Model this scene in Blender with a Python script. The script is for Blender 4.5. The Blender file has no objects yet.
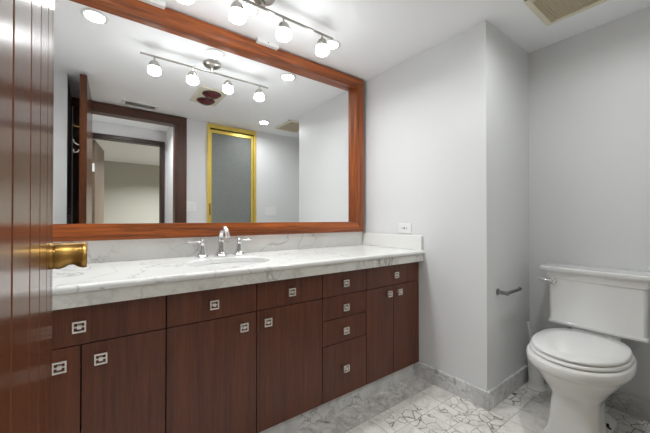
import bpy, bmesh, math, random
from mathutils import Vector, Matrix
random.seed(4)
C = bpy.context.scene.collection
SC = bpy.context.scene
PI = math.pi

# ------------------------------------------------------------------ camera, world, exposure
cam_d = bpy.data.cameras.new('camera'); cam = bpy.data.objects.new('camera', cam_d); C.objects.link(cam)
cam.location = (-1.811, -1.875, 1.094)
cam.rotation_euler = (PI/2 + 0.0077, 0, math.radians(53.389) - PI/2)
cam_d.sensor_width = 36; cam_d.lens = 36*307.94/650; cam_d.clip_start = 0.01
SC.camera = cam
w = bpy.data.worlds.new('world'); SC.world = w; w.use_nodes = True
w.node_tree.nodes['Background'].inputs[0].default_value = (0.8, 0.87, 1, 1)
w.node_tree.nodes['Background'].inputs[1].default_value = 0.3
SC.view_settings.view_transform = 'Standard'; SC.view_settings.look = 'None'
SC.view_settings.gamma = 1; SC.view_settings.use_curve_mapping = False
SC.view_settings.exposure = 1.58
P_DOWN = 0.7        # watts of each recessed downlight
P_TRACK = 0.6       # watts of each track lamp
P_TOILET = 1.7
P_HALL_FILL = 3.6  # watts of the added hall fill lamp
P_ROOM_FILL = 26.0  # watts of the added fill lamp in the far room

# ------------------------------------------------------------------ materials
def srgb(r, g, b):
    f = lambda c: (c/255/12.92 if c/255 <= 0.04045 else ((c/255+0.055)/1.055)**2.4)
    return (f(r), f(g), f(b), 1)
def mat(name, col, rough=0.5, metal=0.0, coat=0.0, coat_rough=0.05, emit=None, es=0, spec=0.5, trans=0, bump=0, bscale=60, ior=1.5, var=0.0):
    m = bpy.data.materials.new(name); m.use_nodes = True
    nt = m.node_tree; b = nt.nodes['Principled BSDF']
    b.inputs['Base Color'].default_value = col; b.inputs['Roughness'].default_value = rough
    b.inputs['Metallic'].default_value = metal; b.inputs['Coat Weight'].default_value = coat
    b.inputs['Coat Roughness'].default_value = coat_rough; b.inputs['Specular IOR Level'].default_value = spec
    b.inputs['Transmission Weight'].default_value = trans; b.inputs['IOR'].default_value = ior
    if emit: b.inputs['Emission Color'].default_value = emit; b.inputs['Emission Strength'].default_value = es
    if bump or var:
        tc = nt.nodes.new('ShaderNodeTexCoord'); n = nt.nodes.new('ShaderNodeTexNoise'); n.inputs['Scale'].default_value = bscale
        n.inputs['Detail'].default_value = 4; nt.links.new(tc.outputs['Object'], n.inputs['Vector'])
        if bump:
            bp = nt.nodes.new('ShaderNodeBump'); bp.inputs['Strength'].default_value = bump; bp.inputs['Distance'].default_value = 0.002
            nt.links.new(n.outputs['Fac'], bp.inputs['Height']); nt.links.new(bp.outputs['Normal'], b.inputs['Normal'])
        if var:
            mx = nt.nodes.new('ShaderNodeMix'); mx.data_type = 'RGBA'
            mx.inputs[6].default_value = tuple(c*(1-var) for c in col[:3])+(1,); mx.inputs[7].default_value = tuple(min(1, c*(1+var)) for c in col[:3])+(1,)
            nt.links.new(n.outputs['Fac'], mx.inputs[0]); nt.links.new(mx.outputs[2], b.inputs['Base Color'])
    return m
def N(nt, t, **kw):
    n = nt.nodes.new(t)
    for k, v in kw.items():
        if k in ('operation', 'data_type', 'feature', 'noise_dimensions', 'interpolation', 'blend_type', 'distance', 'wave_type', 'bands_direction'): setattr(n, k, v)
        else: n.inputs[k.replace('_', ' ')].default_value = v
    return n
def ramp(nt, src, pts):
    r = nt.nodes.new('ShaderNodeValToRGB'); e = r.color_ramp.elements
    e[0].position, e[0].color = pts[0]; e[1].position, e[1].color = pts[-1]
    for p, c in pts[1:-1]:
        q = e.new(p); q.color = c
    nt.links.new(src, r.inputs[0]); return r
def wood(name, dark, light, axis, rough=0.35, coat=0.3, coat_rough=0.15, scale=1.0, stretch=22, contrast=(0.3, 0.72)):
    """fine straight grain along the given axis (0, 1, 2) in object space"""
    m = bpy.data.materials.new(name); m.use_nodes = True; nt = m.node_tree; b = nt.nodes['Principled BSDF']
    tc = nt.nodes.new('ShaderNodeTexCoord'); oi = nt.nodes.new('ShaderNodeObjectInfo')
    mp = nt.nodes.new('ShaderNodeMapping'); s = [stretch*scale]*3; s[axis] = 1.3*scale; mp.inputs['Scale'].default_value = s
    add = N(nt, 'ShaderNodeVectorMath', operation='ADD'); sc = N(nt, 'ShaderNodeVectorMath', operation='SCALE')
    cmb = nt.nodes.new('ShaderNodeCombineXYZ')
    for i in range(3): nt.links.new(oi.outputs['Random'], cmb.inputs[i])
    nt.links.new(cmb.outputs[0], sc.inputs[0]); sc.inputs['Scale'].default_value = 7.0
    nt.links.new(tc.outputs['Object'], add.inputs[0]); nt.links.new(sc.outputs[0], add.inputs[1]); nt.links.new(add.outputs[0], mp.inputs[0])
    n1 = N(nt, 'ShaderNodeTexNoise', Scale=1.0, Detail=6, Roughness=0.6, Distortion=0.6); nt.links.new(mp.outputs[0], n1.inputs['Vector'])
    n2 = N(nt, 'ShaderNodeTexNoise', Scale=5.0, Detail=3, Roughness=0.7); nt.links.new(mp.outputs[0], n2.inputs['Vector'])
    ma = N(nt, 'ShaderNodeMath', operation='MULTIPLY_ADD'); ma.inputs[1].default_value = 0.35; nt.links.new(n2.outputs['Fac'], ma.inputs[0])
    ms = N(nt, 'ShaderNodeMath', operation='MULTIPLY'); ms.inputs[1].default_value = 0.65; nt.links.new(n1.outputs['Fac'], ms.inputs[0]); nt.links.new(ms.outputs[0], ma.inputs[2])
    r = ramp(nt, ma.outputs[0], [(contrast[0], dark), (contrast[1], light)]); nt.links.new(r.outputs[0], b.inputs['Base Color'])
    b.inputs['Roughness'].default_value = rough; b.inputs['Coat Weight'].default_value = coat; b.inputs['Coat Roughness'].default_value = coat_rough
    bp = nt.nodes.new('ShaderNodeBump'); bp.inputs['Strength'].default_value = 0.08; bp.inputs['Distance'].default_value = 0.001
    nt.links.new(n2.outputs['Fac'], bp.inputs['Height']); nt.links.new(bp.outputs[0], b.inputs['Normal'])
    return m
def ridge(nt, vec, scale, seedoff, detail=5, dist=0.6):
    n = N(nt, 'ShaderNodeTexNoise', Scale=scale, Detail=detail, Roughness=0.5, Distortion=dist); 
    mp = nt.nodes.new('ShaderNodeMapping'); mp.inputs['Location'].default_value = (seedoff, seedoff*1.7, seedoff*0.6)
    nt.links.new(vec, mp.inputs[0]); nt.links.new(mp.outputs[0], n.inputs['Vector'])
    s = N(nt, 'ShaderNodeMath', operation='SUBTRACT'); s.inputs[1].default_value = 0.5; nt.links.new(n.outputs['Fac'], s.inputs[0])
    a = N(nt, 'ShaderNodeMath', operation='ABSOLUTE'); nt.links.new(s.outputs[0], a.inputs[0]); return a.outputs[0]
def mixc(nt, fac, a, b, mode='MIX'):
    m = nt.nodes.new('ShaderNodeMix'); m.data_type = 'RGBA'; m.blend_type = mode
    for k, v in ((0, fac), (6, a), (7, b)):
        if hasattr(v, 'links'): nt.links.new(v, m.inputs[k])
        else: m.inputs[k].default_value = v
    return m.outputs[2]
def marble(name, base, cloud, vein, vscale=2.2, cscale=2.5, width=0.012, rough=0.12, vamt=0.8, camt=(0.45, 0.75)):
    m = bpy.data.materials.new(name); m.use_nodes = True; nt = m.node_tree; b = nt.nodes['Principled BSDF']
    g = nt.nodes.new('ShaderNodeNewGeometry'); vec = g.outputs['Position']
    nc = N(nt, 'ShaderNodeTexNoise', Scale=cscale, Detail=5, Roughness=0.6, Distortion=0.8); nt.links.new(vec, nc.inputs['Vector'])
    cr = ramp(nt, nc.outputs['Fac'], [(camt[0], (0, 0, 0, 1)), (camt[1], (1, 1, 1, 1))])
    col = mixc(nt, cr.outputs[0], base, cloud)
    gate_n = N(nt, 'ShaderNodeTexNoise', Scale=vscale*0.9, Detail=2); nt.links.new(vec, gate_n.inputs['Vector'])
    gate = ramp(nt, gate_n.outputs['Fac'], [(0.42, (0, 0, 0, 1)), (0.62, (1, 1, 1, 1))])
    for sc, off, wd in ((vscale, 3.1, width), (vscale*2.3, 8.7, width*1.2)):
        v = ramp(nt, ridge(nt, vec, sc, off), [(0.0, (vamt,)*3+(1,)), (wd, (0, 0, 0, 1))])
        mu = N(nt, 'ShaderNodeMath', operation='MULTIPLY'); nt.links.new(v.outputs[0], mu.inputs[0]); nt.links.new(gate.outputs[0], mu.inputs[1])
        col = mixc(nt, mu.outputs[0], col, vein)
    nt.links.new(col, b.inputs['Base Color']); b.inputs['Roughness'].default_value = rough
    return m
def floor_marble(name, T=0.1524):
    m = bpy.data.materials.new(name); m.use_nodes = True; nt = m.node_tree; b = nt.nodes['Principled BSDF']
    g = nt.nodes.new('ShaderNodeNewGeometry'); pos = g.outputs['Position']
    off = N(nt, 'ShaderNodeVectorMath', operation='ADD'); off.inputs[1].default_value = (10*T, 10*T - (-0.815+6*T) + 0, 0); nt.links.new(pos, off.inputs[0])
    dv = N(nt, 'ShaderNodeVectorMath', operation='SCALE'); dv.inputs['Scale'].default_value = 1/T; nt.links.new(off.outputs[0], dv.inputs[0])
    fl = N(nt, 'ShaderNodeVectorMath', operation='FLOOR'); nt.links.new(dv.outputs[0], fl.inputs[0])
    fr = N(nt, 'ShaderNodeVectorMath', operation='FRACTION'); nt.links.new(dv.outputs[0], fr.inputs[0])
    wn = nt.nodes.new('ShaderNodeTexWhiteNoise'); nt.links.new(fl.outputs[0], wn.inputs['Vector'])
    so = N(nt, 'ShaderNodeVectorMath', operation='SCALE'); so.inputs['Scale'].default_value = 9.0; nt.links.new(wn.outputs['Color'], so.inputs[0])
    tv = N(nt, 'ShaderNodeVectorMath', operation='ADD'); nt.links.new(pos, tv.inputs[0]); nt.links.new(so.outputs[0], tv.inputs[1])
    vec = tv.outputs[0]
    # warped cell veins
    nw = N(nt, 'ShaderNodeTexNoise', Scale=9.0, Detail=3); nt.links.new(vec, nw.inputs['Vector'])
    ws = N(nt, 'ShaderNodeVectorMath', operation='SCALE'); ws.inputs['Scale'].default_value = 0.075; nt.links.new(nw.outputs['Color'], ws.inputs[0])
    wv = N(nt, 'ShaderNodeVectorMath', operation='ADD'); nt.links.new(vec, wv.inputs[0]); nt.links.new(ws.outputs[0], wv.inputs[1])
    vo = N(nt, 'ShaderNodeTexVoronoi', feature='DISTANCE_TO_EDGE', Scale=17.0); nt.links.new(wv.outputs[0], vo.inputs['Vector'])
    vr = ramp(nt, vo.outputs['Distance'], [(0.0, (1, 1, 1, 1)), (0.02, (0.65, 0.65, 0.65, 1)), (0.07, (0, 0, 0, 1))])
    gn = N(nt, 'ShaderNodeTexNoise', Scale=6.0, Detail=2); nt.links.new(vec, gn.inputs['Vector'])
    gr = ramp(nt, gn.outputs['Fac'], [(0.40, (0.08, 0.08, 0.08, 1)), (0.58, (1, 1, 1, 1))])
    mu = N(nt, 'ShaderNodeMath', operation='MULTIPLY'); nt.links.new(vr.outputs[0], mu.inputs[0]); nt.links.new(gr.outputs[0], mu.inputs[1])
    nc = N(nt, 'ShaderNodeTexNoise', Scale=7.0, Detail=6, Roughness=0.65, Distortion=1.2); nt.links.new(vec, nc.inputs['Vector'])
    cr = ramp(nt, nc.outputs['Fac'], [(0.46, (0, 0, 0, 1)), (0.75, (1, 1, 1, 1))])
    base = mixc(nt, cr.outputs[0], srgb(236, 233, 227), srgb(198, 194, 189))
    sp = nt.nodes.new('ShaderNodeSeparateXYZ'); nt.links.new(pos, sp.inputs[0])          # grey border course along the vanity
    bd = N(nt, 'ShaderNodeMath', operation='GREATER_THAN'); bd.inputs[1].default_value = -0.815+T; nt.links.new(sp.outputs[1], bd.inputs[0])
    nb = N(nt, 'ShaderNodeTexNoise', Scale=11.0, Detail=6, Roughness=0.65, Distortion=1.5); nt.links.new(pos, nb.inputs['Vector'])
    br = ramp(nt, nb.outputs['Fac'], [(0.35, srgb(222, 219, 214)), (0.62, srgb(182, 179, 175)), (0.72, srgb(120, 116, 113))])
    base = mixc(nt, bd.outputs[0], base, br.outputs[0])
    tg = ramp(nt, wn.outputs['Value'], [(0.35, (0.12, 0.12, 0.12, 1)), (0.6, (1, 1, 1, 1))])
    mg = N(nt, 'ShaderNodeMath', operation='MULTIPLY'); nt.links.new(mu.outputs[0], mg.inputs[0]); nt.links.new(tg.outputs[0], mg.inputs[1])
    nbd = N(nt, 'ShaderNodeMath', operation='MULTIPLY_ADD'); nbd.inputs[1].default_value = -0.6; nbd.inputs[2].default_value = 1.0; nt.links.new(bd.outputs[0], nbd.inputs[0])
    mh = N(nt, 'ShaderNodeMath', operation='MULTIPLY'); nt.links.new(mg.outputs[0], mh.inputs[0]); nt.links.new(nbd.outputs[0], mh.inputs[1])
    col = mixc(nt, mh.outputs[0], base, srgb(84, 78, 74))
    # joints
    sx = nt.nodes.new('ShaderNodeSeparateXYZ'); nt.links.new(fr.outputs[0], sx.inputs[0])
    mm = []
    for k in (0, 1):
        a = N(nt, 'ShaderNodeMath', operation='SUBTRACT'); a.inputs[1].default_value = 0.5; nt.links.new(sx.outputs[k], a.inputs[0])
        c = N(nt, 'ShaderNodeMath', operation='ABSOLUTE'); nt.links.new(a.outputs[0], c.inputs[0]); mm.append(c.outputs[0])
    mx = N(nt, 'ShaderNodeMath', operation='MAXIMUM'); nt.links.new(mm[0], mx.inputs[0]); nt.links.new(mm[1], mx.inputs[1])
    jg = N(nt, 'ShaderNodeMath', operation='GREATER_THAN'); jg.inputs[1].default_value = 0.493; nt.links.new(mx.outputs[0], jg.inputs[0])
    col = mixc(nt, jg.outputs[0], col, srgb(150, 146, 140))
    nt.links.new(col, b.inputs['Base Color']); b.inputs['Roughness'].default_value = 0.22
    return m

M = {}
M['wall'] = mat('wall_paint', srgb(222, 223, 223), 0.42, bump=0.05, bscale=180, spec=0.4)
M['wall_warm'] = mat('wall_paint_beige', srgb(190, 188, 176), 0.6, bump=0.05, bscale=120)
M['ceiling'] = mat('ceiling_paint', srgb(247, 248, 249), 0.6, bump=0.05, bscale=120)
M['floor'] = floor_marble('floor_marble')
M['floor_far'] = mat('floor_beige', srgb(150, 140, 128), 0.5, var=0.08, bscale=20)
M['counter'] = marble('counter_marble', srgb(232, 232, 229), srgb(220, 219, 216), srgb(132, 131, 130), 1.5, 3.0, 0.008, 0.10, vamt=0.6)
M['counter_edge'] = marble('apron_marble', srgb(222, 220, 213), srgb(186, 184, 178), srgb(112, 110, 106), 4.0, 9.0, 0.016, 0.2)
M['base_marble'] = marble('baseboard_marble', srgb(226, 226, 224), srgb(190, 190, 189), srgb(140, 140, 139), 5.0, 7.0, 0.02, 0.2, camt=(0.35, 0.7))
M['cab'] = wood('cabinet_wood', srgb(64, 31, 19), srgb(114, 63, 39), 2, 0.4, 0.0, 0.15, 1.6, 26)
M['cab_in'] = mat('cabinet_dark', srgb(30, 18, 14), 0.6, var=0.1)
M['frame_h'] = wood('mirror_frame_wood_along_x', srgb(84, 38, 12), srgb(186, 96, 34), 0, 0.35, 0.15, 0.15, 1.2, 34, (0.36, 0.64))
M['frame_v'] = wood('mirror_frame_wood_upright', srgb(84, 38, 12), srgb(186, 96, 34), 2, 0.35, 0.15, 0.15, 1.2, 34, (0.36, 0.64))
M['door'] = wood('door_wood', srgb(64, 34, 19), srgb(112, 64, 37), 2, 0.2, 0.0, 0.2, 1.0, 20)
M['door'].node_tree.nodes['Principled BSDF'].inputs['Specular IOR Level'].default_value = 0.34
M['trim_v'] = wood('casing_wood_upright', srgb(54, 28, 16), srgb(92, 54, 34), 2, 0.4, 0.0, 0.15, 1.2, 24)
M['trim_h'] = wood('casing_wood_along_x', srgb(54, 28, 16), srgb(92, 54, 34), 0, 0.4, 0.0, 0.15, 1.2, 24)
M['louver'] = wood('louver_wood', srgb(48, 32, 26), srgb(84, 58, 46), 1, 0.4, 0.2, 0.2, 1.2, 24)
M['mirror'] = mat('mirror_silver', (0.93, 0.94, 0.94, 1), 0.0, 1.0)
M['chrome'] = mat('chrome', srgb(225, 225, 228), 0.07, 1.0, bump=0.01)
M['chrome_grey'] = mat('grey_chrome', srgb(150, 149, 146), 0.16, 1.0, bump=0.01)
M['nickel'] = mat('brushed_nickel', srgb(176, 172, 166), 0.28, 1.0, bump=0.02, bscale=200)
M['silver'] = mat('satin_silver', srgb(244, 242, 236), 0.38, 0.8, bump=0.02, bscale=200)
M['brass'] = mat('brass', srgb(164, 128, 70), 0.34, 1.0, var=0.2, bscale=60)
M['gold'] = mat('polished_gold', srgb(232, 204, 104), 0.35, 0.7, var=0.08, bscale=30)
M['ceramic'] = mat('white_ceramic', srgb(232, 232, 230), 0.12, coat=0.5, bump=0.01, bscale=8)
M['seat'] = mat('seat_plastic', srgb(236, 236, 234), 0.2, bump=0.01, bscale=8)
M['white'] = mat('white_plastic', srgb(234, 234, 232), 0.35, bump=0.02)
M['cream'] = mat('cream_metal', srgb(222, 214, 192), 0.4, bump=0.02)
M['tan'] = mat('tan_grille', srgb(192, 178, 152), 0.5, bump=0.05, var=0.06)
M['leaf'] = wood('beige_brown_door', srgb(104, 86, 70), srgb(136, 116, 96), 2, 0.45, 0.0)
M['trim_dark'] = wood('dark_casing_wood', srgb(34, 22, 17), srgb(62, 42, 33), 2, 0.45, 0.0)
M['dark'] = mat('dark_slot', srgb(34, 32, 30), 0.6, bump=0.03)
M['bolt'] = mat('dark_bolt', srgb(30, 28, 24), 0.5, 0.6, bump=0.03)
M['red_glass'] = mat('red_heat_glass', srgb(84, 20, 22), 0.2, var=0.45, bscale=40)
M['glass_on'] = mat('lit_frosted_glass', srgb(240, 238, 232), 0.4, emit=(0.965, 0.99, 1, 1), es=10, bump=0.02)
M['lens_on'] = mat('lit_lens', srgb(240, 240, 236), 0.4, emit=(0.965, 0.99, 1, 1), es=4.0, bump=0.02)
M['frost'] = mat('frosted_glass', srgb(196, 200, 196), 0.42, trans=0.7, bump=1.0, bscale=85, ior=1.3, var=0.4)
M['tile'] = mat('shower_wall', srgb(150, 150, 148), 0.3, var=0.1, bscale=12)
M['clear'] = mat('translucent_plastic', srgb(226, 228, 228), 0.25, trans=0.35, bump=0.02)

# ------------------------------------------------------------------ mesh helpers
def box(bm, x0, x1, y0, y1, z0, z1, bev=0.0, seg=2):
    r = bmesh.ops.create_cube(bm, size=1)['verts']
    for v in r:
        v.co = Vector(((x0+x1)/2 + v.co.x*(x1-x0), (y0+y1)/2 + v.co.y*(y1-y0), (z0+z1)/2 + v.co.z*(z1-z0)))
    if bev:
        es = list({e for v in r for e in v.link_edges})
        bmesh.ops.bevel(bm, geom=es, offset=bev, segments=seg, affect='EDGES', profile=0.5)
    return bm
def loft(bm, rings, cap0=True, cap1=True, closed=False):
    R = [[bm.verts.new(p) for p in ring] for ring in rings]; n = len(R[0])
    for a, b in zip(R, R[1:]):
        for i in range(n):
            bm.faces.new((a[i], a[(i+1) % n], b[(i+1) % n], b[i]))
    if cap0: bm.faces.new(list(reversed(R[0])))
    if cap1: bm.faces.new(R[-1])
    return bm
def lathe(bm, prof, loc=(0, 0, 0), axis=(0, 0, 1), n=32, cap0=True, cap1=True):
    a = Vector(axis).normalized(); q = Vector((0, 0, 1)).rotation_difference(a); L = Vector(loc)
    rings = []
    for r, z in prof:
        rings.append([L + q @ Vector((r*math.cos(2*PI*i/n), r*math.sin(2*PI*i/n), z)) for i in range(n)])
    return loft(bm, rings, cap0, cap1)
def tube(bm, pts, rad, n=12):
    pts = [Vector(p) for p in pts]; rings = []
    rads = rad if isinstance(rad, (list, tuple)) else [rad]*len(pts)
    prev = None
    for i, p in enumerate(pts):
        t = (pts[min(i+1, len(pts)-1)] - pts[max(i-1, 0)]).normalized()
        u = prev - t*prev.dot(t) if prev is not None else t.orthogonal()
        u.normalize(); prev = u; v = t.cross(u)
        rings.append([p + rads[i]*(u*math.cos(2*PI*k/n) + v*math.sin(2*PI*k/n)) for k in range(n)])
    return loft(bm, rings)
def prism(bm, poly, axis, a, b):
    """polygon in the plane normal to axis, extruded from a to b; poly given in the two other axes in order"""
    def P(uv, t):
        c = list(uv); c.insert(axis, t); return Vector(c)
    return loft(bm, [[P(q, a) for q in poly], [P(q, b) for q in poly]])
def arc(c, r, a0, a1, n):
    return [(c[0]+r*math.cos(a0+(a1-a0)*i/n), c[1]+r*math.sin(a0+(a1-a0)*i/n)) for i in range(n+1)]
def wloc(p):
    v = Vector((0, 0, 0))
    while p is not None: v += p.location; p = p.parent
    return v
def obj(name, bm, m, parent=None, smooth=False, base=None):
    bmesh.ops.recalc_face_normals(bm, faces=bm.faces[:])
    if parent is not None: o0 = wloc(parent)
    elif base is not None: o0 = Vector(base)
    else:
        xs = [v.co for v in bm.verts]; f = lambda k, g: g(c[k] for c in xs)
        o0 = Vector(((f(0, min)+f(0, max))/2, (f(1, min)+f(1, max))/2, f(2, min)))
    bmesh.ops.translate(bm, verts=bm.verts[:], vec=-o0)
    me = bpy.data.meshes.new(name); bm.to_mesh(me); bm.free()
    me.materials.append(m)
    if smooth:
        for p in me.polygons: p.use_smooth = True
        me.set_sharp_from_angle(angle=math.radians(smooth if smooth is not True else 40))
    o = bpy.data.objects.new(name, me); C.objects.link(o)
    if parent is not None: o.parent = parent
    else: o.location = o0
    return o
def tag(o, label=None, cat=None, group=None, kind=None):
    if label: o['label'] = label
    if cat: o['category'] = cat
    if group: o['group'] = group
    if kind: o['kind'] = kind
    return o
def thing(name, label, cat, loc, group=None, kind=None):
    o = bpy.data.objects.new(name, None); C.objects.link(o); o.location = loc; o.empty_display_size = 0.05
    return tag(o, label, cat, group, kind)
def dup(root, loc, label=None):
    r = root.copy(); C.objects.link(r); r.location = loc
    if label: r['label'] = label
    for ch in list(root.children):
        c = ch.copy(); C.objects.link(c); c.parent = r
        for g in list(ch.children):
            d = g.copy(); C.objects.link(d); d.parent = c
    return r
B = bmesh.new
def bx(*a, **k): return box(B(), *a, **k)
def lamp(name, kind, loc, power, parent, size=0.1, col=(0.965, 0.99, 1.0), spread=None):
    d = bpy.data.lights.new(name, kind); d.energy = power; d.color = col
    if kind == 'AREA':
        d.shape = 'DISK'; d.size = size
        if spread: d.spread = spread
    else: d.shadow_soft_size = size
    o = bpy.data.objects.new(name, d); C.objects.link(o); o.parent = parent
    o.location = Vector(loc) - wloc(parent); return o
def struct(name, bm, m, label, cat, smooth=False):
    return tag(obj(name, bm, m, None, smooth), label, cat, kind='structure')

# ------------------------------------------------------------------ room shell
H = 2.25; YW = 0.03; XL = -2.13; YB = -1.86; YR = -1.003; XA = 0.603; DZ = 2.165
DX0, DX1 = -1.915, -1.09          # doorway opening
b = B(); box(b, XL-0.1, XA+0.1, YB-0.12, YW+0.1, -0.1, 0)
struct('floor', b, M['floor'], 'white and grey veined marble tile floor', 'floor')
b = B(); box(b, XL-0.1, XA+0.1, YB-0.12, YW+0.1, H, H+0.1)
struct('ceiling', b, M['ceiling'], 'smooth white bathroom ceiling', 'ceiling')
struct('wall_back', bx(XL-0.1, 0.1, YW, YW+0.1, 0, H), M['wall'], 'white wall behind the mirror and vanity', 'wall')
b = B(); box(b, 0, 0.1, YR, YW, 0, H); box(b, 0.1, XA+0.1, YR, YR+0.1, 0, H)
struct('wall_right', b, M['wall'], 'white wall at the end of the vanity with outside corner', 'wall')
struct('wall_alcove', bx(XA, XA+0.1, YB, YR, 0, H), M['wall'], 'white wall behind the toilet', 'wall')
struct('wall_left', bx(XL-0.1, XL, -1.27, YW, 0, H), M['wall'], 'white wall at the left end of the vanity', 'wall')
b = B(); box(b, XL-0.1, -2.0, -1.33, -1.27, 0, H)
struct('wall_stub', b, M['wall'], 'narrow white wall beside the louvered closet door', 'wall')
struct('wall_closet', bx(XL-0.1, XL-0.05, YB, -1.33, 0, H), M['cab_in'], 'dark back of the closet', 'wall')
b = B()
SX0, SX1 = -0.757, -0.134
box(b, XL-0.1, DX0, YB-0.12, YB, 0, H); box(b, DX1, SX0, YB-0.12, YB, 0, H); box(b, SX1, XA+0.1, YB-0.12, YB, 0, H)
box(b, DX0, DX1, YB-0.12, YB, DZ+0.01, H); box(b, SX0, SX1, YB-0.12, YB, 2.235, H)
struct('wall_front', b, M['wall'], 'white wall with the doorway and shower opening', 'wall')
# doorway casing and jambs
b = B(); box(b, DX0-0.11, DX1+0.105, YB, YB+0.022, DZ, H-0.003, 0.004); box(b, DX0-0.02, DX1+0.02, YB-0.12, YB+0.004, DZ-0.01, DZ+0.012)
struct('trim_1', b, M['trim_h'], 'dark wood head casing over the doorway', 'door casing')
b = B(); box(b, DX1, DX1+0.105, YB, YB+0.022, 0, DZ, 0.004); box(b, DX1-0.012, DX1+0.002, YB-0.12, YB+0.01, 0, DZ-0.01)
struct('trim_2', b, M['trim_v'], 'dark wood casing on the latch side of the doorway', 'door casing')
b = B(); box(b, -1.99, DX0, YB, YB+0.022, 0, DZ, 0.004); box(b, DX0, DX0+0.012, YB-0.12, YB+0.01, 0, DZ-0.01)
struct('trim_3', b, M['trim_v'], 'dark wood casing on the hinge side of the doorway', 'door casing')
# marble baseboards
struct('baseboard_right', bx(-0.016, 0, YR-0.016, -0.5, 0, 0.104, bev=0.002), M['base_marble'], 'grey marble baseboard from vanity to wall corner', 'baseboard')
struct('baseboard_return', bx(0, XA-0.016, YR-0.016, YR, 0, 0.104, bev=0.002), M['base_marble'], 'grey marble baseboard beside the toilet', 'baseboard')
struct('baseboard_alcove', bx(XA-0.016, XA, YB+0.016, YR-0.0, 0, 0.104, bev=0.002), M['base_marble'], 'grey marble baseboard behind the toilet', 'baseboard')
b = B(); box(b, DX1+0.105, SX0-0.002, YB, YB+0.016, 0, 0.104, 0.002); box(b, SX1+0.002, XA, YB, YB+0.016, 0, 0.104, 0.002)
struct('baseboard_front', b, M['base_marble'], 'grey marble baseboard on the doorway wall', 'baseboard')
# hall and far room seen through the doorway in the mirror
HX0, HX1, HY = -2.0, -1.07, -2.6
b = B(); box(b, HX0, HX1, HY, YB-0.12, -0.1, 0); box(b, -3.6, 0.4, -5.6, HY, -0.1, 0)
struct('floor_hall', b, M['floor_far'], 'beige floor of the hall and room beyond', 'floor')
b = B(); box(b, HX0-0.1, HX1+0.1, HY, YB-0.12, H, H+0.1); box(b, -3.6, 0.4, -5.6, HY, H, H+0.1)
struct('ceiling_hall', b, M['ceiling'], 'white ceiling of the hall and room beyond', 'ceiling')
b = B(); box(b, HX1, HX1+0.1, HY, YB-0.12, 0, H); box(b, HX0-0.1, HX0, HY, YB-0.12, 0, H)
struct('wall_hall', b, M['wall'], 'white side walls of the hall beyond the doorway', 'wall')
IX0, IX1, IZ = -1.88, -1.125, 2.065
b = B(); box(b, -3.6, IX0, HY-0.1, HY, 0, H); box(b, IX1, 0.4, HY-0.1, HY, 0, H); box(b, IX0, IX1, HY-0.1, HY, IZ, H)
struct('wall_hall_end', b, M['wall'], 'white wall around the second doorway', 'wall')
b = B(); box(b, -3.7, -3.6, -5.6, HY, 0, H); box(b, 0.4, 0.5, -5.6, HY, 0, H); box(b, -3.7, 0.5, -5.7, -5.6, 0, H)
struct('wall_far_room', b, M['wall_warm'], 'beige walls of the room beyond the hall', 'wall')
b = B(); box(b, IX0-0.035, IX1+0.035, HY, HY+0.02, IZ, IZ+0.04, 0.003); box(b, IX0, IX1, HY-0.1, HY+0.004, IZ-0.012, IZ)
struct('trim_4', b, M['trim_dark'], 'dark head casing of the second doorway seen in the mirror', 'door casing')
b = B()
for s, x in ((1, IX1), (-1, IX0)):
    box(b, min(x, x+s*0.035), max(x, x+s*0.035), HY, HY+0.02, 0, IZ, 0.003); box(b, min(x, x-s*0.012), max(x, x-s*0.012), HY-0.1, HY+0.004, 0, IZ-0.012)
struct('trim_5', b, M['trim_dark'], 'dark side casings of the second doorway seen in the mirror', 'door casing')
# shower stall
b = B(); box(b, -1.0, 0.1, -2.7, -2.65, 0, 2.25); box(b, -1.05, -1.0, -2.7, YB-0.12, 0, 2.25); box(b, 0.1, 0.15, -2.7, YB-0.12, 0, 2.25)
box(b, -1.0, 0.1, -2.7, YB-0.12, -0.1, 0); box(b, -1.0, 0.1, -2.7, YB-0.12, 2.25, 2.3)
struct('wall_shower', b, M['tile'], 'grey inside of the shower stall behind frosted glass', 'wall')

# ------------------------------------------------------------------ entrance door (foreground left)
PV = Vector((-1.845, YB+0.024, 0)); PE = Vector((-1.873, -1.143, 0))
ddir = (PE-PV).normalized(); dn = Vector((ddir.y, -ddir.x, 0)); LEN = (PE-PV).length; TH = 0.046
door = thing('door_1', 'open dark wood plank door in the left foreground with brass lever', 'door', (PV.x, PV.y, 0.006), kind='structure')
def D(s, t, z): return PV + ddir*s + dn*t + Vector((0, 0, z))       # s along the leaf, t out of the visible face
grooves = [LEN-0.05, LEN-0.145, LEN-0.255, LEN-0.35, LEN-0.45, LEN-0.55, LEN-0.65]
poly = [(LEN, -TH), (LEN, -0.002), (LEN-0.002, 0)]
for g in grooves: poly += [(g+0.004, 0), (g+0.001, -0.007), (g-0.001, -0.007), (g-0.004, 0)]
poly += [(0.0, 0), (0.0, -TH)]
b = B(); loft(b, [[D(s, t, 0.008) for s, t in poly], [D(s, t, 2.225) for s, t in poly]])
obj('leaf', b, M['door'], door)
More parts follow.
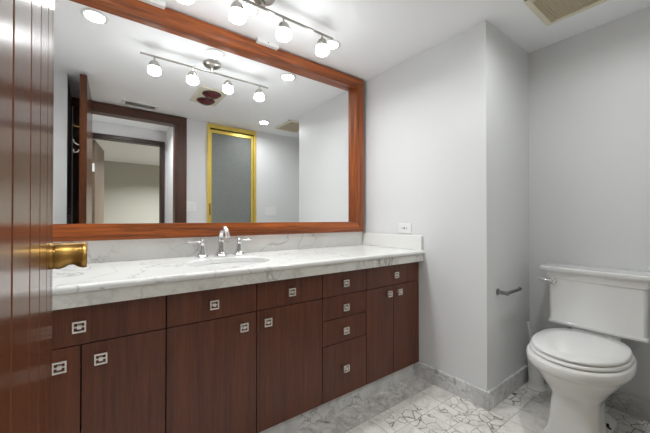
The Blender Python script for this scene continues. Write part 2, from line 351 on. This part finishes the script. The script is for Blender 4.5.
# lever handle
hs, hz = LEN-0.062, 1.033
hd = obj('lever_handle', lathe(B(), [(0.0215, 0.0), (0.0215, 0.0035), (0.0205, 0.0045), (0.0205, 0.008)], D(hs, 0, hz), dn), M['brass'], door, True)
b = B()
pr_ = [(0.0195, 0.005), (0.0215, 0.006), (0.0220, 0.012), (0.0215, 0.018), (0.0210, 0.024), (0.0210, 0.030), (0.0215, 0.035), (0.0222, 0.040), (0.0225, 0.044), (0.0215, 0.0465), (0.0190, 0.0470), (0.0130, 0.0450), (0.0060, 0.0440)]
lathe(b, pr_, D(hs, 0, hz), dn, n=40)
for v in b.verts:                                   # finger scallop under the grip, square shoulders
    t = (v.co-PV).dot(dn); dz = v.co.z-hz
    if dz < 0: v.co.z = hz + dz*(1 - 0.30*math.exp(-((t-0.026)/0.0075)**2))
    else: v.co.z = hz + min(dz*1.08, 0.0205)
obj('lever_grip', b, M['brass'], hd, True)
# robe hooks on the far side
for z, s, mt in ((1.835, LEN-0.10, 'brass'), (1.66, LEN-0.10, 'silver')):
    b = B(); lathe(b, [(0.016, 0), (0.016, 0.004), (0.006, 0.006)], D(s, -TH, z), -dn, 20)
    if mt == 'brass': tube(b, [D(s, -TH, z), D(s, -TH-0.035, z), D(s, -TH-0.045, z+0.012)], [0.006, 0.006, 0.008])
    else:
        tube(b, [D(s, -TH, z+0.03), D(s, -TH-0.02, z+0.03), D(s, -TH-0.04, z+0.045), D(s, -TH-0.045, z+0.07)], 0.0045)
        tube(b, [D(s, -TH, z), D(s, -TH-0.02, z-0.03), D(s, -TH-0.04, z-0.035), D(s, -TH-0.045, z-0.01)], 0.0045)
    h_ = obj('robe_hook', b, M[mt], door, True); h_['label'] = 'brass robe hook' if mt == 'brass' else 'silver curved robe hook'

# louvered closet door on the left
cl = thing('door_2', 'dark louvered closet door left of the doorway in the mirror', 'door', (-2.015, -1.59, 0), kind='structure')
b = B()
for y0, y1 in ((-1.328, -1.40), (-1.785, -1.855)): box(b, -2.03, -2.0, y1, y0, 0.01, 2.235, 0.002)
for z0, z1 in ((0.01, 0.16), (1.06, 1.14), (2.16, 2.235)): box(b, -2.03, -2.0, -1.785, -1.40, z0, z1, 0.001)
obj('door_frame', b, M['louver'], cl)
b = B(); z = 0.165
while z < 2.15:
    if not 1.03 < z < 1.14:
        prism(b, [(-2.028, z+0.022), (-2.024, z+0.026), (-2.002, z+0.004), (-2.006, z)], 1, -1.785, -1.40)
    z += 0.026
obj('louver_panel', b, M['louver'], cl)

# second door leaf beyond the hall
d3 = thing('door_3', 'open beige brown door inside the second doorway seen in the mirror', 'door', (IX0+0.012, HY-0.1, 0), kind='structure')
b = B(); bb = [(IX0+0.014, HY-0.105), (IX0+0.054, HY-0.10), (IX0+0.155, HY-0.80), (IX0+0.115, HY-0.81)]
prism(b, bb, 2, 0.01, IZ-0.02); obj('leaf', b, M['leaf'], d3)
obj('hinge', bx(IX0+0.012, IX0+0.05, HY-0.097, HY-0.088, 1.66, 1.76), M['white'], d3)

# ------------------------------------------------------------------ shower door
sd = thing('door_4', 'gold framed frosted glass shower door seen in the mirror', 'shower door', ((SX0+SX1)/2, YB, 0), kind='structure')
b = B()
box(b, SX0, SX0+0.03, YB-0.03, YB+0.018, 0.0, 2.235, 0.003); box(b, SX1-0.036, SX1, YB-0.03, YB+0.018, 0, 2.235, 0.003)
box(b, SX0+0.03, SX1-0.036, YB-0.03, YB+0.018, 2.185, 2.235, 0.003); box(b, SX0+0.03, SX1-0.036, YB-0.03, YB+0.018, 0, 0.05, 0.003)
obj('jamb_frame', b, M['gold'], sd)
b = B(); a0, a1 = SX0+0.032, SX1-0.038
box(b, a0, a0+0.022, YB-0.02, YB+0.008, 0.055, 2.17, 0.003); box(b, a1-0.03, a1, YB-0.02, YB+0.008, 0.055, 2.17, 0.003)
box(b, a0+0.022, a1-0.03, YB-0.02, YB+0.008, 2.13, 2.17, 0.003); box(b, a0+0.022, a1-0.03, YB-0.02, YB+0.008, 0.055, 0.10, 0.003)
obj('door_frame', b, M['gold'], sd)
obj('glass_panel', bx(a0+0.022, a1-0.03, YB-0.010, YB-0.004, 0.10, 2.13), M['frost'], sd)
obj('hinge', bx(SX0+0.022, SX0+0.04, YB+0.008, YB+0.026, 1.14, 1.28, bev=0.003), M['brass'], sd)

# ------------------------------------------------------------------ vanity
CF = -0.54; CB = -0.52; TOP = 0.80; BOT = 0.10
def knob(parent, x, z):
    """square open frame on a small post, with a cross bar and a bead inside"""
    y = CF; s = 0.0185; t = 0.005
    k = B(); box(k, x-0.006, x+0.006, y-0.016, y, z-0.006, z+0.006)
    box(k, x-s, x+s, y-0.024, y-0.016, z+s-t, z+s, 0.001); box(k, x-s, x+s, y-0.024, y-0.016, z-s, z-s+t, 0.001)
    box(k, x-s, x-s+t, y-0.024, y-0.016, z-s+t, z+s-t, 0.001); box(k, x+s-t, x+s, y-0.024, y-0.016, z-s+t, z+s-t, 0.001)
    box(k, x-s+t, x+s-t, y-0.021, y-0.016, z-0.002, z+0.002)
    box(k, x-0.006, x+0.006, y-0.025, y-0.016, z-0.006, z+0.006, 0.001)
    return obj('knob', k, M['silver'], parent)
def front(name, root, x0, x1, z0, z1, knobs):
    g = 0.0018
    f = obj(name, bx(x0+g, x1-g, CF, CB, z0+g, z1-g, bev=0.0015), M['cab'], root)
    for x, z in knobs: knob(f, x, z)
    return f
def cabinet(name, label, x0, x1, drawers, tl=TOP-0.001, tr=TOP-0.001, group='dark wood vanity cabinets'):
    root = thing(name, label, 'cabinet', ((x0+x1)/2, -0.26, BOT), group)
    b = B(); i = 0.002
    box(b, x0+i, x0+0.018, CB+0.001, 0.005, BOT, tl); box(b, x1-0.018, x1-i, CB+0.001, 0.005, BOT, tr)
    box(b, x0+0.018, x1-0.018, CB+0.001, 0.005, BOT, BOT+0.018); box(b, x0+0.018, x1-0.018, -0.01, 0.005, BOT+0.018, TOP-0.001)
    box(b, x0+0.018, x1-0.018, CB+0.001, CB+0.02, TOP-0.03, TOP-0.001); 
    for z in drawers[1:]+([drawers[-1]] if len(drawers) == 1 else []): box(b, x0+0.018, x1-0.018, CB+0.001, CB+0.02, z-0.009, z+0.009)
    obj('body', b, M['cab_in'], root)
    return root
Z1 = 0.667
c = cabinet('vanity_cabinet', 'dark wood cabinet at the left end with pair of doors under wide drawer', -2.112, -1.59, [Z1])
front('drawer', c, -2.112, -1.59, Z1, TOP, [(-1.855, 0.733)]); front('door', c, -2.112, -1.85, BOT, Z1, [(-1.905, 0.612)]); front('door', c, -1.85, -1.59, BOT, Z1, [(-1.796, 0.612)])
c = cabinet('vanity_cabinet', 'dark wood cabinet left of the sink centre, one drawer over door with right-hand knob', -1.59, -1.213, [Z1], tr=0.70)
front('drawer', c, -1.59, -1.213, Z1, TOP, [(-1.411, 0.733)]); front('door', c, -1.59, -1.213, BOT, Z1, [(-1.28, 0.611)])
c = cabinet('vanity_cabinet', 'dark wood cabinet left of the four drawers, door with left-hand knob', -1.213, -0.836, [Z1], tl=0.70)
front('drawer', c, -1.213, -0.836, Z1, TOP, [(-1.034, 0.733)]); front('door', c, -1.213, -0.836, BOT, Z1, [(-1.163, 0.610)])
c = cabinet('drawer_cabinet', 'dark wood narrow cabinet with stack of four drawers', -0.836, -0.512, [Z1, 0.54, 0.403])
for z0, z1, kz in ((Z1, TOP, 0.733), (0.54, Z1, 0.598), (0.403, 0.54, 0.468), (BOT, 0.403, 0.257)): front('drawer', c, -0.836, -0.512, z0, z1, [(-0.683, kz)])
c = cabinet('vanity_cabinet', 'dark wood cabinet at the right wall with pair of doors under one drawer', -0.512, -0.004, [Z1])
front('drawer', c, -0.512, -0.004, Z1, TOP, [(-0.259, 0.733)]); front('door', c, -0.512, -0.269, BOT, Z1, [(-0.321, 0.620)]); front('door', c, -0.269, -0.004, BOT, Z1, [(-0.225, 0.620)])
struct('trim_6', bx(XL+0.002, -0.017, -0.515, -0.495, 0, BOT-0.001, bev=0.001), M['base_marble'], 'grey marble toe-kick under the vanity cabinets', 'toe-kick')
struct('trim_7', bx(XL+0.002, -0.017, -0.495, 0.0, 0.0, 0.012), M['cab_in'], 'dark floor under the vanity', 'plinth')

ct = thing('countertop', 'long white marble vanity countertop with splashes along mirror wall and right wall', 'countertop', (-1.06, -0.28, TOP))
CT = 0.878; X0, X1 = XL+0.002, -0.001; sx, sy, ra, rb = -1.262, -0.325, 0.205, 0.165
YF, YK = -0.568, YW-0.001
n = 72; ell = []; rect = []
cand = [math.atan2(yy-sy, xx-sx) for xx in (X0, X1) for yy in (YF, YK)]
angs = sorted([2*PI*i/n-PI for i in range(n)] + cand)
for a in angs:
    ca, sa = math.cos(a), math.sin(a)
    ell.append((sx+ra*ca, sy+rb*sa))
    ts = [t for t in ((X1-sx)/ca if ca > 1e-9 else (X0-sx)/ca if ca < -1e-9 else 1e9, (YK-sy)/sa if sa > 1e-9 else (YF-sy)/sa if sa < -1e-9 else 1e9)]
    t = min(ts); rect.append((sx+t*ca, sy+t*sa))
b = B()
V = [[b.verts.new((p[0], p[1], z)) for p in ring] for ring, z in ((ell, CT-0.028), (ell, CT-0.003), ([(sx+(p[0]-sx)*1.012, sy+(p[1]-sy)*1.015) for p in ell], CT), (rect, CT), (rect, CT-0.028))]
m_ = len(angs)
for k in range(5):
    A, Bq = V[k], V[(k+1) % 5]
    for i in range(m_): b.faces.new((A[i], A[(i+1) % m_], Bq[(i+1) % m_], Bq[i]))
# rounded front nosing
pr = [(YF, CT)] + [(-0.572-0.014*math.cos(q), CT-0.014+0.014*math.sin(q)) for q in [PI/2-0.25*k for k in range(1, 13)]] + [(YF, CT-0.028)]
prism(b, pr, 0, X0, X1)
obj('slab', b, M['counter'], ct, 35)
obj('apron', bx(X0, X1, -0.573, -0.553, TOP+0.003, CT-0.028, bev=0.001), M['counter_edge'], ct)
obj('backsplash', bx(X0, -0.023, YW-0.021, YW-0.001, CT, 0.9885, bev=0.0025), M['counter'], ct)
obj('side_splash', bx(-0.022, -0.001, -0.572, YW-0.001, CT, 0.978, bev=0.0025), M['counter'], ct)
# sink
sk = thing('sink', 'white oval undermount sink set in the marble countertop', 'sink', (sx, sy, 0.70))
rings = []
for f, z in ((1.06, CT-0.029), (1.0, CT-0.030), (0.97, CT-0.05), (0.88, CT-0.09), (0.70, CT-0.125), (0.42, CT-0.143), (0.12, CT-0.150)):
    rings.append([(sx+ra*f*math.cos(2*PI*i/48), sy+rb*f*math.sin(2*PI*i/48), z) for i in range(48)])
outer = [[(sx+(p[0]-sx)*1.0+0.012*math.cos(2*PI*i/48), sy+(p[1]-sy)+0.012*math.sin(2*PI*i/48), p[2]-0.010) for i, p in enumerate(r)] for r in reversed(rings[1:])]
outer.append([(sx+(ra*1.06+0.012)*math.cos(2*PI*i/48), sy+(rb*1.06+0.012)*math.sin(2*PI*i/48), CT-0.029) for i in range(48)])
b = B(); loft(b, rings + outer, False, False)
R0 = [v for v in b.verts]
b.verts.ensure_lookup_table()
for i in range(48):
    b.faces.new((b.verts[i], b.verts[(i+1) % 48], b.verts[(len(rings)+len(outer)-1)*48+(i+1) % 48], b.verts[(len(rings)+len(outer)-1)*48+i]))
obj('basin', b, M['ceramic'], sk, True)
obj('drain', lathe(B(), [(0.026, CT-0.150), (0.026, CT-0.146), (0.020, CT-0.144), (0.016, CT-0.147)], (sx, sy, 0)), M['chrome'], sk, True)
obj('overflow_ring', lathe(B(), [(0.011, 0), (0.011, 0.003), (0.007, 0.003)], (sx, sy+rb*0.915, CT-0.07), (0, -0.93, 0.36), 20), M['chrome'], sk, True)

# faucet
fc = thing('faucet', 'chrome widespread faucet with arched spout and two lever handles', 'faucet', (-1.227, -0.07, CT))
def sq_ring(x, y, z, r, p=4.0, n=24):
    o = []
    for i in range(n):
        a = 2*PI*i/n; c_, s_ = math.cos(a), math.sin(a)
        k = (abs(c_)**p + abs(s_)**p)**(-1/p); o.append((x+r*k*c_, y+r*k*s_, z))
    return o
def tower(x, y, prof): 
    b = B(); loft(b, [sq_ring(x, y, CT+z, r) for r, z in prof]); return b
obj('spout_base', tower(-1.227, -0.072, [(0.033, 0), (0.033, 0.005), (0.028, 0.010), (0.021, 0.024), (0.0155, 0.050), (0.0135, 0.085), (0.0145, 0.092)]), M['chrome'], fc, 30)
pts = [(-1.227, -0.072, CT+0.09)]
for i in range(15):
    a = PI - i*PI*0.86/14
    pts.append((-1.227, -0.072-0.055-0.055*math.cos(a), CT+0.108+0.055*math.sin(a)))
pts.append((-1.227, pts[-1][1]-0.006, pts[-1][2]-0.016))
obj('spout', tube(B(), pts, [0.0135]+[0.0135-0.0*i for i in range(15)]+[0.0145], 20), M['chrome'], fc, True)
for x, s in ((-1.329, -1), (-1.115, 1)):
    hb = obj('handle', tower(x, -0.062, [(0.031, 0), (0.031, 0.004), (0.026, 0.009), (0.019, 0.022), (0.0135, 0.047), (0.0115, 0.070), (0.0125, 0.074)]), M['chrome'], fc, 30)
    b = B(); lathe(b, [(0.0115, 0.074), (0.0125, 0.080), (0.0105, 0.092), (0.005, 0.098)], (x, -0.062, CT)); 
    tube(b, [(x, -0.062, CT+0.086), (x+s*0.03, -0.062, CT+0.088), (x+s*0.078, -0.064, CT+0.087)], [0.0055, 0.005, 0.0045])
    obj('lever', b, M['chrome'], hb, True)

# ------------------------------------------------------------------ mirror
mr = thing('mirror', 'large wall mirror in a wide orange-brown wood frame above the vanity', 'mirror', (-1.06, YW, 0.99))
FX0, FX1, FZ0, FZ1, FY = -2.095, -0.043, 0.990, 2.240, -0.030; fw = 0.080
obj('glass', bx(FX0+0.02, FX1-0.02, 0.0206, YW-0.001, FZ0+0.02, FZ1-0.02), M['mirror'], mr)
def miter(x0, x1, z0, z1, side):
    f = fw
    if side == 'top': q = [(x0, z1), (x1, z1), (x1-f, z1-f), (x0+f, z1-f)]
    if side == 'bottom': q = [(x0, z0), (x1, z0), (x1-f, z0+f), (x0+f, z0+f)]
    if side == 'left': q = [(x0, z0), (x0, z1), (x0+f, z1-f), (x0+f, z0+f)]
    if side == 'right': q = [(x1, z0), (x1, z1), (x1-f, z1-f), (x1-f, z0+f)]
    b = B(); prism(b, q, 1, FY, 0.020)
    bmesh.ops.bevel(b, geom=[e for e in b.edges if all(abs(v.co.y-FY) < 1e-4 for v in e.verts)], offset=0.0025, segments=2, affect='EDGES')
    return b
for sd_ in ('top', 'bottom', 'left', 'right'):
    obj('frame_rail' if sd_ in ('top', 'bottom') else 'frame_stile', miter(FX0, FX1, FZ0, FZ1, sd_), M['frame_h' if sd_ in ('top', 'bottom') else 'frame_v'], mr)
for x0, x1, lb in ((-1.66, -1.52, 'small white bracket above the mirror frame, left one'), (-0.995, -0.845, 'small white bracket above the mirror frame, right one')):
    t = thing('bracket', lb, 'bracket', ((x0+x1)/2, -0.045, 2.222), 'white brackets on the mirror top')
    obj('plate', bx(x0, x1, -0.062, FY-0.0005, 2.222, H-0.0005, bev=0.002), M['white'], t)
    obj('screw', lathe(B(), [(0.004, 0), (0.004, 0.001), (0.002, 0.0015)], ((x0+x1)/2, -0.062, 2.236), (0, -1, 0), 12), M['dark'], t)

# ------------------------------------------------------------------ outlets and switches
def plate(name, label, cat, cx, cz, w_, h_, wall, gang, kind):
    """wall 'R' = right wall (faces -x), 'F' = doorway wall (faces +y)"""
    def bb(b, u0, u1, d0, d1, z0, z1, bev=0.0):
        if wall == 'R': box(b, -d1, -d0, u0, u1, z0, z1, bev)
        else: box(b, u0, u1, YB+d0, YB+d1, z0, z1, bev)
    t = thing(name, label, cat, (0, cx, cz-h_/2) if wall == 'R' else (cx, YB, cz-h_/2))
    b = B(); bb(b, cx-w_/2, cx+w_/2, 0.0003, 0.007, cz-h_/2, cz+h_/2, 0.002); obj('cover_plate', b, M['white'], t)
    for k in range(gang):
        u = cx + (k-(gang-1)/2)*0.046
        b = B()
        if kind == 'switch':
            bb(b, u-0.016, u+0.016, 0.007, 0.0095, cz-0.033, cz+0.033, 0.001); obj('rocker', b, M['white'], t)
        else:
            bb(b, cx-0.033, cx+0.033, 0.007, 0.0085, cz-0.016, cz+0.016, 0.001); r_ = obj('receptacle', b, M['white'], t)
            b = B()
            for s in (-0.021, 0.021):
                bb(b, cx+s-0.004, cx+s+0.004, 0.0085, 0.009, cz+0.003, cz+0.0055); bb(b, cx+s-0.004, cx+s+0.004, 0.0085, 0.009, cz-0.0055, cz-0.003)
            bb(b, cx-0.007, cx+0.007, 0.0085, 0.0095, cz-0.005, cz+0.005)
            obj('socket_slots', b, M['dark'], r_)
    return t
plate('outlet', 'white horizontal outlet on right wall just above the side splash', 'outlet', -0.418, 1.026, 0.115, 0.072, 'R', 1, 'outlet')
plate('light_switch', 'white double switch plate between doorway casing and shower door in mirror', 'light switch', -0.932, 1.235, 0.110, 0.115, 'F', 2, 'switch')
plate('light_switch', 'white triple switch plate right of the shower door in mirror', 'light switch', 0.08, 1.195, 0.160, 0.115, 'F', 3, 'switch')

# ------------------------------------------------------------------ lights and ceiling fixtures
def downlight(x, y, label, power, beam=150):
    t = thing('downlight', label, 'ceiling light', (x, y, H), 'recessed ceiling downlights')
    obj('trim_ring', lathe(B(), [(0.048, -0.0005), (0.064, -0.0005), (0.066, -0.003), (0.060, -0.007), (0.050, -0.006), (0.048, -0.003)], (x, y, H), n=40, cap0=False, cap1=False), M['white'], t, True)
    obj('lens', lathe(B(), [(0.0505, -0.001), (0.0505, -0.0035), (0.03, -0.0045)], (x, y, H), n=40), M['lens_on'], t, True)
    lamp('downlight_bulb', 'AREA', (x, y, H-0.012), power, t, 0.09, spread=math.radians(beam))
    return t
d0 = downlight(-1.822, -0.265, 'recessed downlight reflected at the upper left of the mirror', P_DOWN)
dup(d0, (-1.15, -0.265, H), 'recessed ceiling downlight behind the middle of the track light')
downlight(-0.567, -0.265, 'recessed ceiling downlight beside the right end of the track light', P_DOWN*0.55)
downlight(-0.209, -1.461, 'recessed ceiling downlight near the toilet, reflected right of shower door', P_TOILET, 165)
h0 = downlight(-1.5, -2.075, 'added fill downlight in the hall ceiling, out of the mirror view', P_HALL_FILL)  # added lamp, hidden behind the door head, to brighten hall and doorway
r0 = downlight(-0.7, -4.0, 'added unseen fill downlight in the ceiling of the room beyond the hall', P_ROOM_FILL)  # added lamp placed out of sight to light the far room

# track light
RZ, RY = 2.182, -0.415
tk = thing('track_light', 'brushed nickel bar light with four white glass shades on the ceiling', 'ceiling light', (-1.125, RY, H))
obj('canopy', lathe(B(), [(0.062, -0.0005), (0.064, -0.006), (0.060, -0.018), (0.050, -0.026), (0.030, -0.030), (0.012, -0.034), (0.011, RZ-H)], (-1.125, RY, H), n=40), M['nickel'], tk, True)
obj('bar', tube(B(), [(-1.585, RY, RZ), (-0.668, RY, RZ)], 0.0065, 14), M['nickel'], tk, True)
for x in (-1.503, -1.261, -1.005, -0.747):
    b = B(); lathe(b, [(0.0055, 0), (0.0055, -0.028), (0.015, -0.031), (0.025, -0.039), (0.032, -0.052), (0.0365, -0.068), (0.0375, -0.076), (0.034, -0.077)], (x, RY, RZ), n=28)
    s_ = obj('lamp_socket', b, M['nickel'], tk, True)
    b = B(); lathe(b, [(0.035, -0.075), (0.0375, -0.082), (0.0395, -0.098), (0.0395, -0.110), (0.036, -0.114), (0.030, -0.111)], (x, RY, RZ), n=32)
    obj('glass_shade', b, M['glass_on'], s_, True)
    lamp('track_bulb', 'AREA', (x, RY, RZ-0.119), P_TRACK, s_, 0.05)

# heat lamp
hl = thing('heat_lamp', 'cream ceiling heat lamp with two red bulbs reflected in the mirror', 'heat lamp', (-0.96, -1.06, H))
obj('plate', bx(-1.085, -0.845, -1.26, -0.86, H-0.012, H-0.0005, bev=0.003), M['cream'], hl)
for y in (-1.155, -0.965):
    obj('bulb_ring', lathe(B(), [(0.074, 0), (0.083, 0), (0.083, -0.005), (0.074, -0.006)], (-0.965, y, H-0.012), n=32, cap0=False, cap1=False), M['dark'], hl, True)
    obj('bulb', lathe(B(), [(0.075, 0), (0.074, -0.006), (0.062, -0.022), (0.040, -0.034), (0.012, -0.040)], (-0.965, y, H-0.012), n=32), M['red_glass'], hl, True)
# air vent
av = thing('air_vent', 'white slotted ceiling air vent reflected above the doorway', 'vent', (-1.455, -1.71, H))
b = B(); box(b, -1.61, -1.30, -1.785, -1.765, H-0.008, H-0.0005, 0.002); box(b, -1.61, -1.30, -1.655, -1.635, H-0.008, H-0.0005, 0.002)
box(b, -1.61, -1.585, -1.765, -1.655, H-0.008, H-0.0005); box(b, -1.325, -1.30, -1.765, -1.655, H-0.008, H-0.0005)
obj('vent_frame', b, M['white'], av)
obj('backing', bx(-1.585, -1.325, -1.765, -1.655, H-0.003, H-0.0005), M['nickel'], av)
b = B()
for k in range(6): 
    y = -1.755 + k*0.0185
    prism(b, [(y, H-0.003), (y+0.004, H-0.003), (y+0.014, H-0.008), (y+0.010, H-0.008)], 0, -1.585, -1.325)
obj('slats', b, M['white'], av)
# exhaust fan
ef = thing('exhaust_fan', 'cream framed exhaust fan with tan grille in ceiling over the toilet', 'exhaust fan', (0.17, -1.395, H))
b = B(); x0, x1, y0, y1 = 0.004, 0.337, -1.595, -1.201; wd = 0.028
box(b, x0, x1, y1-wd, y1, H-0.014, H-0.0005, 0.003); box(b, x0, x1, y0, y0+wd, H-0.014, H-0.0005, 0.003)
box(b, x0, x0+wd, y0+wd, y1-wd, H-0.014, H-0.0005, 0.003); box(b, x1-wd, x1, y0+wd, y1-wd, H-0.014, H-0.0005, 0.003)
obj('fan_frame', b, M['cream'], ef)
b = B(); box(b, x0+wd, x1-wd, y0+wd, y1-wd, H-0.004, H-0.0005)
k = y0+wd+0.006
while k < y1-wd-0.006:
    box(b, x0+wd, x1-wd, k, k+0.0075, H-0.007, H-0.004); k += 0.0115
obj('grille', b, M['tan'], ef)
obj('latch_tab', bx(-0.012, 0.003, -1.225, -1.205, H-0.008, H-0.0005), M['nickel'], ef)

# ------------------------------------------------------------------ toilet (faces -x)
ty = -1.380
tl = thing('toilet', 'white two-piece toilet with closed lid against the alcove wall', 'toilet', (0.25, ty, 0))
def egg(xc, af, ab, bw, z, n=56, pf=2.1, pb=2.6):
    o = []
    for i in range(n):
        a = 2*PI*i/n; c_, s_ = math.cos(a), math.sin(a); p = pb if c_ > 0 else pf
        k = (abs(c_)**p + abs(s_)**p)**(-1/p); r = ab if c_ > 0 else af
        o.append((xc + r*k*c_, ty + bw*k*s_, z))
    return o
b = B()
loft(b, [egg(.130, .114, .12, .122, .000, pf=5, pb=5), egg(.130, .112, .12, .120, .012, pf=5, pb=5), egg(.130, .102, .12, .107, .035, pf=5, pb=5), egg(.130, .094, .12, .097, .10, pf=5, pb=5),
     egg(.140, .100, .13, .093, .17, pf=4.5, pb=5), egg(.165, .130, .17, .095, .215, pf=3.2, pb=4.5), egg(.19, .212, .27, .136, 0.2750, pf=2.5, pb=4), egg(.20, .258, .34, .168, 0.3180, pf=2.3, pb=3.5),
     egg(.175, .252, .335, .183, 0.3460, pf=2.2, pb=2.7), egg(.165, .250, .335, .188, 0.3590, pf=2.15, pb=2.4), egg(.160, .272, .335, .203, 0.3690, pf=2.15, pb=2.3), egg(.160, .278, .335, .207, 0.3850, pf=2.15, pb=2.3), egg(.160, .276, .335, .205, 0.4090, pf=2.15, pb=2.3), egg(.160, .268, .330, .198, 0.4170, pf=2.15, pb=2.3)])
obj('bowl', b, M['ceramic'], tl, 50)
b = B(); loft(b, [egg(.17, .256, .245, .190, 0.4185), egg(.17, .264, .25, .196, 0.4230), egg(.17, .264, .25, .196, 0.4310), egg(.17, .258, .245, .191, 0.4365)])
obj('seat', b, M['seat'], tl, 50)
b = B(); loft(b, [egg(.17, .246, .245, .184, 0.4395), egg(.17, .254, .25, .190, 0.4430), egg(.17, .254, .25, .190, 0.4510), egg(.17, .246, .245, .183, 0.4575), egg(.17, .18, .18, .13, 0.4605), egg(.17, .05, .05, .04, 0.4610)])
ld = obj('lid', b, M['seat'], tl, 50)
for s in (-.075, .075):
    obj('hinge', bx(.385, .418, ty+s-.02, ty+s+.02, .417, .449, bev=.005), M['seat'], tl)
TX0, TX1, TY0, TY1 = .408, .594, -1.598, -1.176
b = B(); def_y = (TY0+TY1)/2; hw = (TY1-TY0)/2
def rr(x0, x1, hw_, z, r=0.018, n=5):
    q = []
    for cx_, cy_, a0 in ((x1-r, def_y+hw_-r, 0), (x0+r, def_y+hw_-r, PI/2), (x0+r, def_y-hw_+r, PI), (x1-r, def_y-hw_+r, 1.5*PI)):
        q += [(p[0], p[1], z) for p in arc((cx_, cy_), r, a0, a0+PI/2, n)]
    return q
loft(b, [rr(TX0+.012, TX1, .10, .412), rr(TX0+.012, TX1, .11, .462), rr(TX0+.008, TX1, hw-.006, .466, .012), rr(TX0-.002, TX1, hw+.002, .472, .012), rr(TX0-.003, TX1, hw+.003, .484, .012), rr(TX0+.001, TX1, hw-.003, .490), rr(TX0-.002, TX1, hw, .735),
         rr(TX0-.006, TX1, hw+.004, .738, .012), rr(TX0-.008, TX1, hw+.010, .750, .012), rr(TX0-.008, TX1, hw+.012, .772, .012)])
tank = obj('tank', b, M['ceramic'], tl, 35)
b = B(); loft(b, [rr(TX0-.012, TX1, hw+.018, .7725, .01), rr(TX0-.022, TX1+.004, hw+.036, .784, .01), rr(TX0-.024, TX1+.004, hw+.040, .788, .01), rr(TX0-.024, TX1+.004, hw+.040, .802, .01), rr(TX0-.020, TX1+.004, hw+.036, .807, .01)])
obj('tank_lid', b, M['ceramic'], tl, 35)
b = B(); lathe(b, [(.019, 0), (.019, .005), (.012, .010), (.011, .020), (.008, .024)], (TX0-.006, -1.200, .722), (-1, 0, 0), 24)
tube(b, [(TX0-.024, -1.205, .722), (TX0-.028, -1.185, .724), (TX0-.026, -1.140, .731), (TX0-.025, -1.132, .732)], [.010, .0085, .0075, .005], 14)
obj('flush_lever', b, M['chrome'], tank, True)
b = B()
for s in (-1,):
    lathe(b, [(.016, 0.0125), (.014, .016), (.007, .018), (.006, .034), (.004, .036)], (.315, ty+s*.082, 0), n=16)
b2 = B(); loft(b2, [egg(.33, .10, .14, .105, .0005, pf=3, pb=4), egg(.33, .10, .14, .104, .010, pf=3, pb=4), egg(.33, .09, .13, .095, .014, pf=3, pb=4), egg(.35, .12, .13, .055, .03, pf=4, pb=4), egg(.35, .12, .13, .05, .20, pf=4, pb=4), egg(.35, .12, .14, .07, .27, pf=4, pb=4)])
obj('trapway', b2, M['ceramic'], tl, 40)
k_ = obj('floor_bolt', b, M['bolt'], tl, True); k_['label'] = 'dark floor bolt beside the pedestal'

# toilet paper holder
tp = thing('paper_holder', 'chrome single-arm paper holder on the wall corner beside toilet', 'toilet paper holder', (.13, YR, .66))
obj('post', lathe(B(), [(.020, 0.0005), (.020, .006), (.012, .010), (.011, .045), (.013, .048), (.012, .062)], (.130, YR, .655), (0, -1, 0), 20), M['chrome_grey'], tp, True)
obj('arm', tube(B(), [(.122, YR-.052, .655), (.30, YR-.052, .655), (.312, YR-.052, .655), (.318, YR-.052, .664)], [.0105, .0095, .0105, .0105], 14), M['chrome_grey'], tp, True)

# toilet brush
tb = thing('toilet_brush', 'white toilet brush in its holder standing behind the toilet bowl', 'toilet brush', (.47, -1.075, 0))
b = B(); lathe(b, [(.050, .001), (.054, .008), (.046, .02), (.040, .05), (.044, .12), (.050, .19), (.047, .19), (.041, .12), (.036, .05), (.02, .02)], (.475, -1.085, 0), n=28)
obj('holder', b, M['white'], tb, True)
b = B(); tube(b, [(.475, -1.085, .03), (.472, -1.08, .2), (.465, -1.066, .31), (.452, -1.05, .415), (.449, -1.047, .425)], [.010, .010, .010, .013, .007], 14)
obj('handle', b, M['clear'], tb, True)
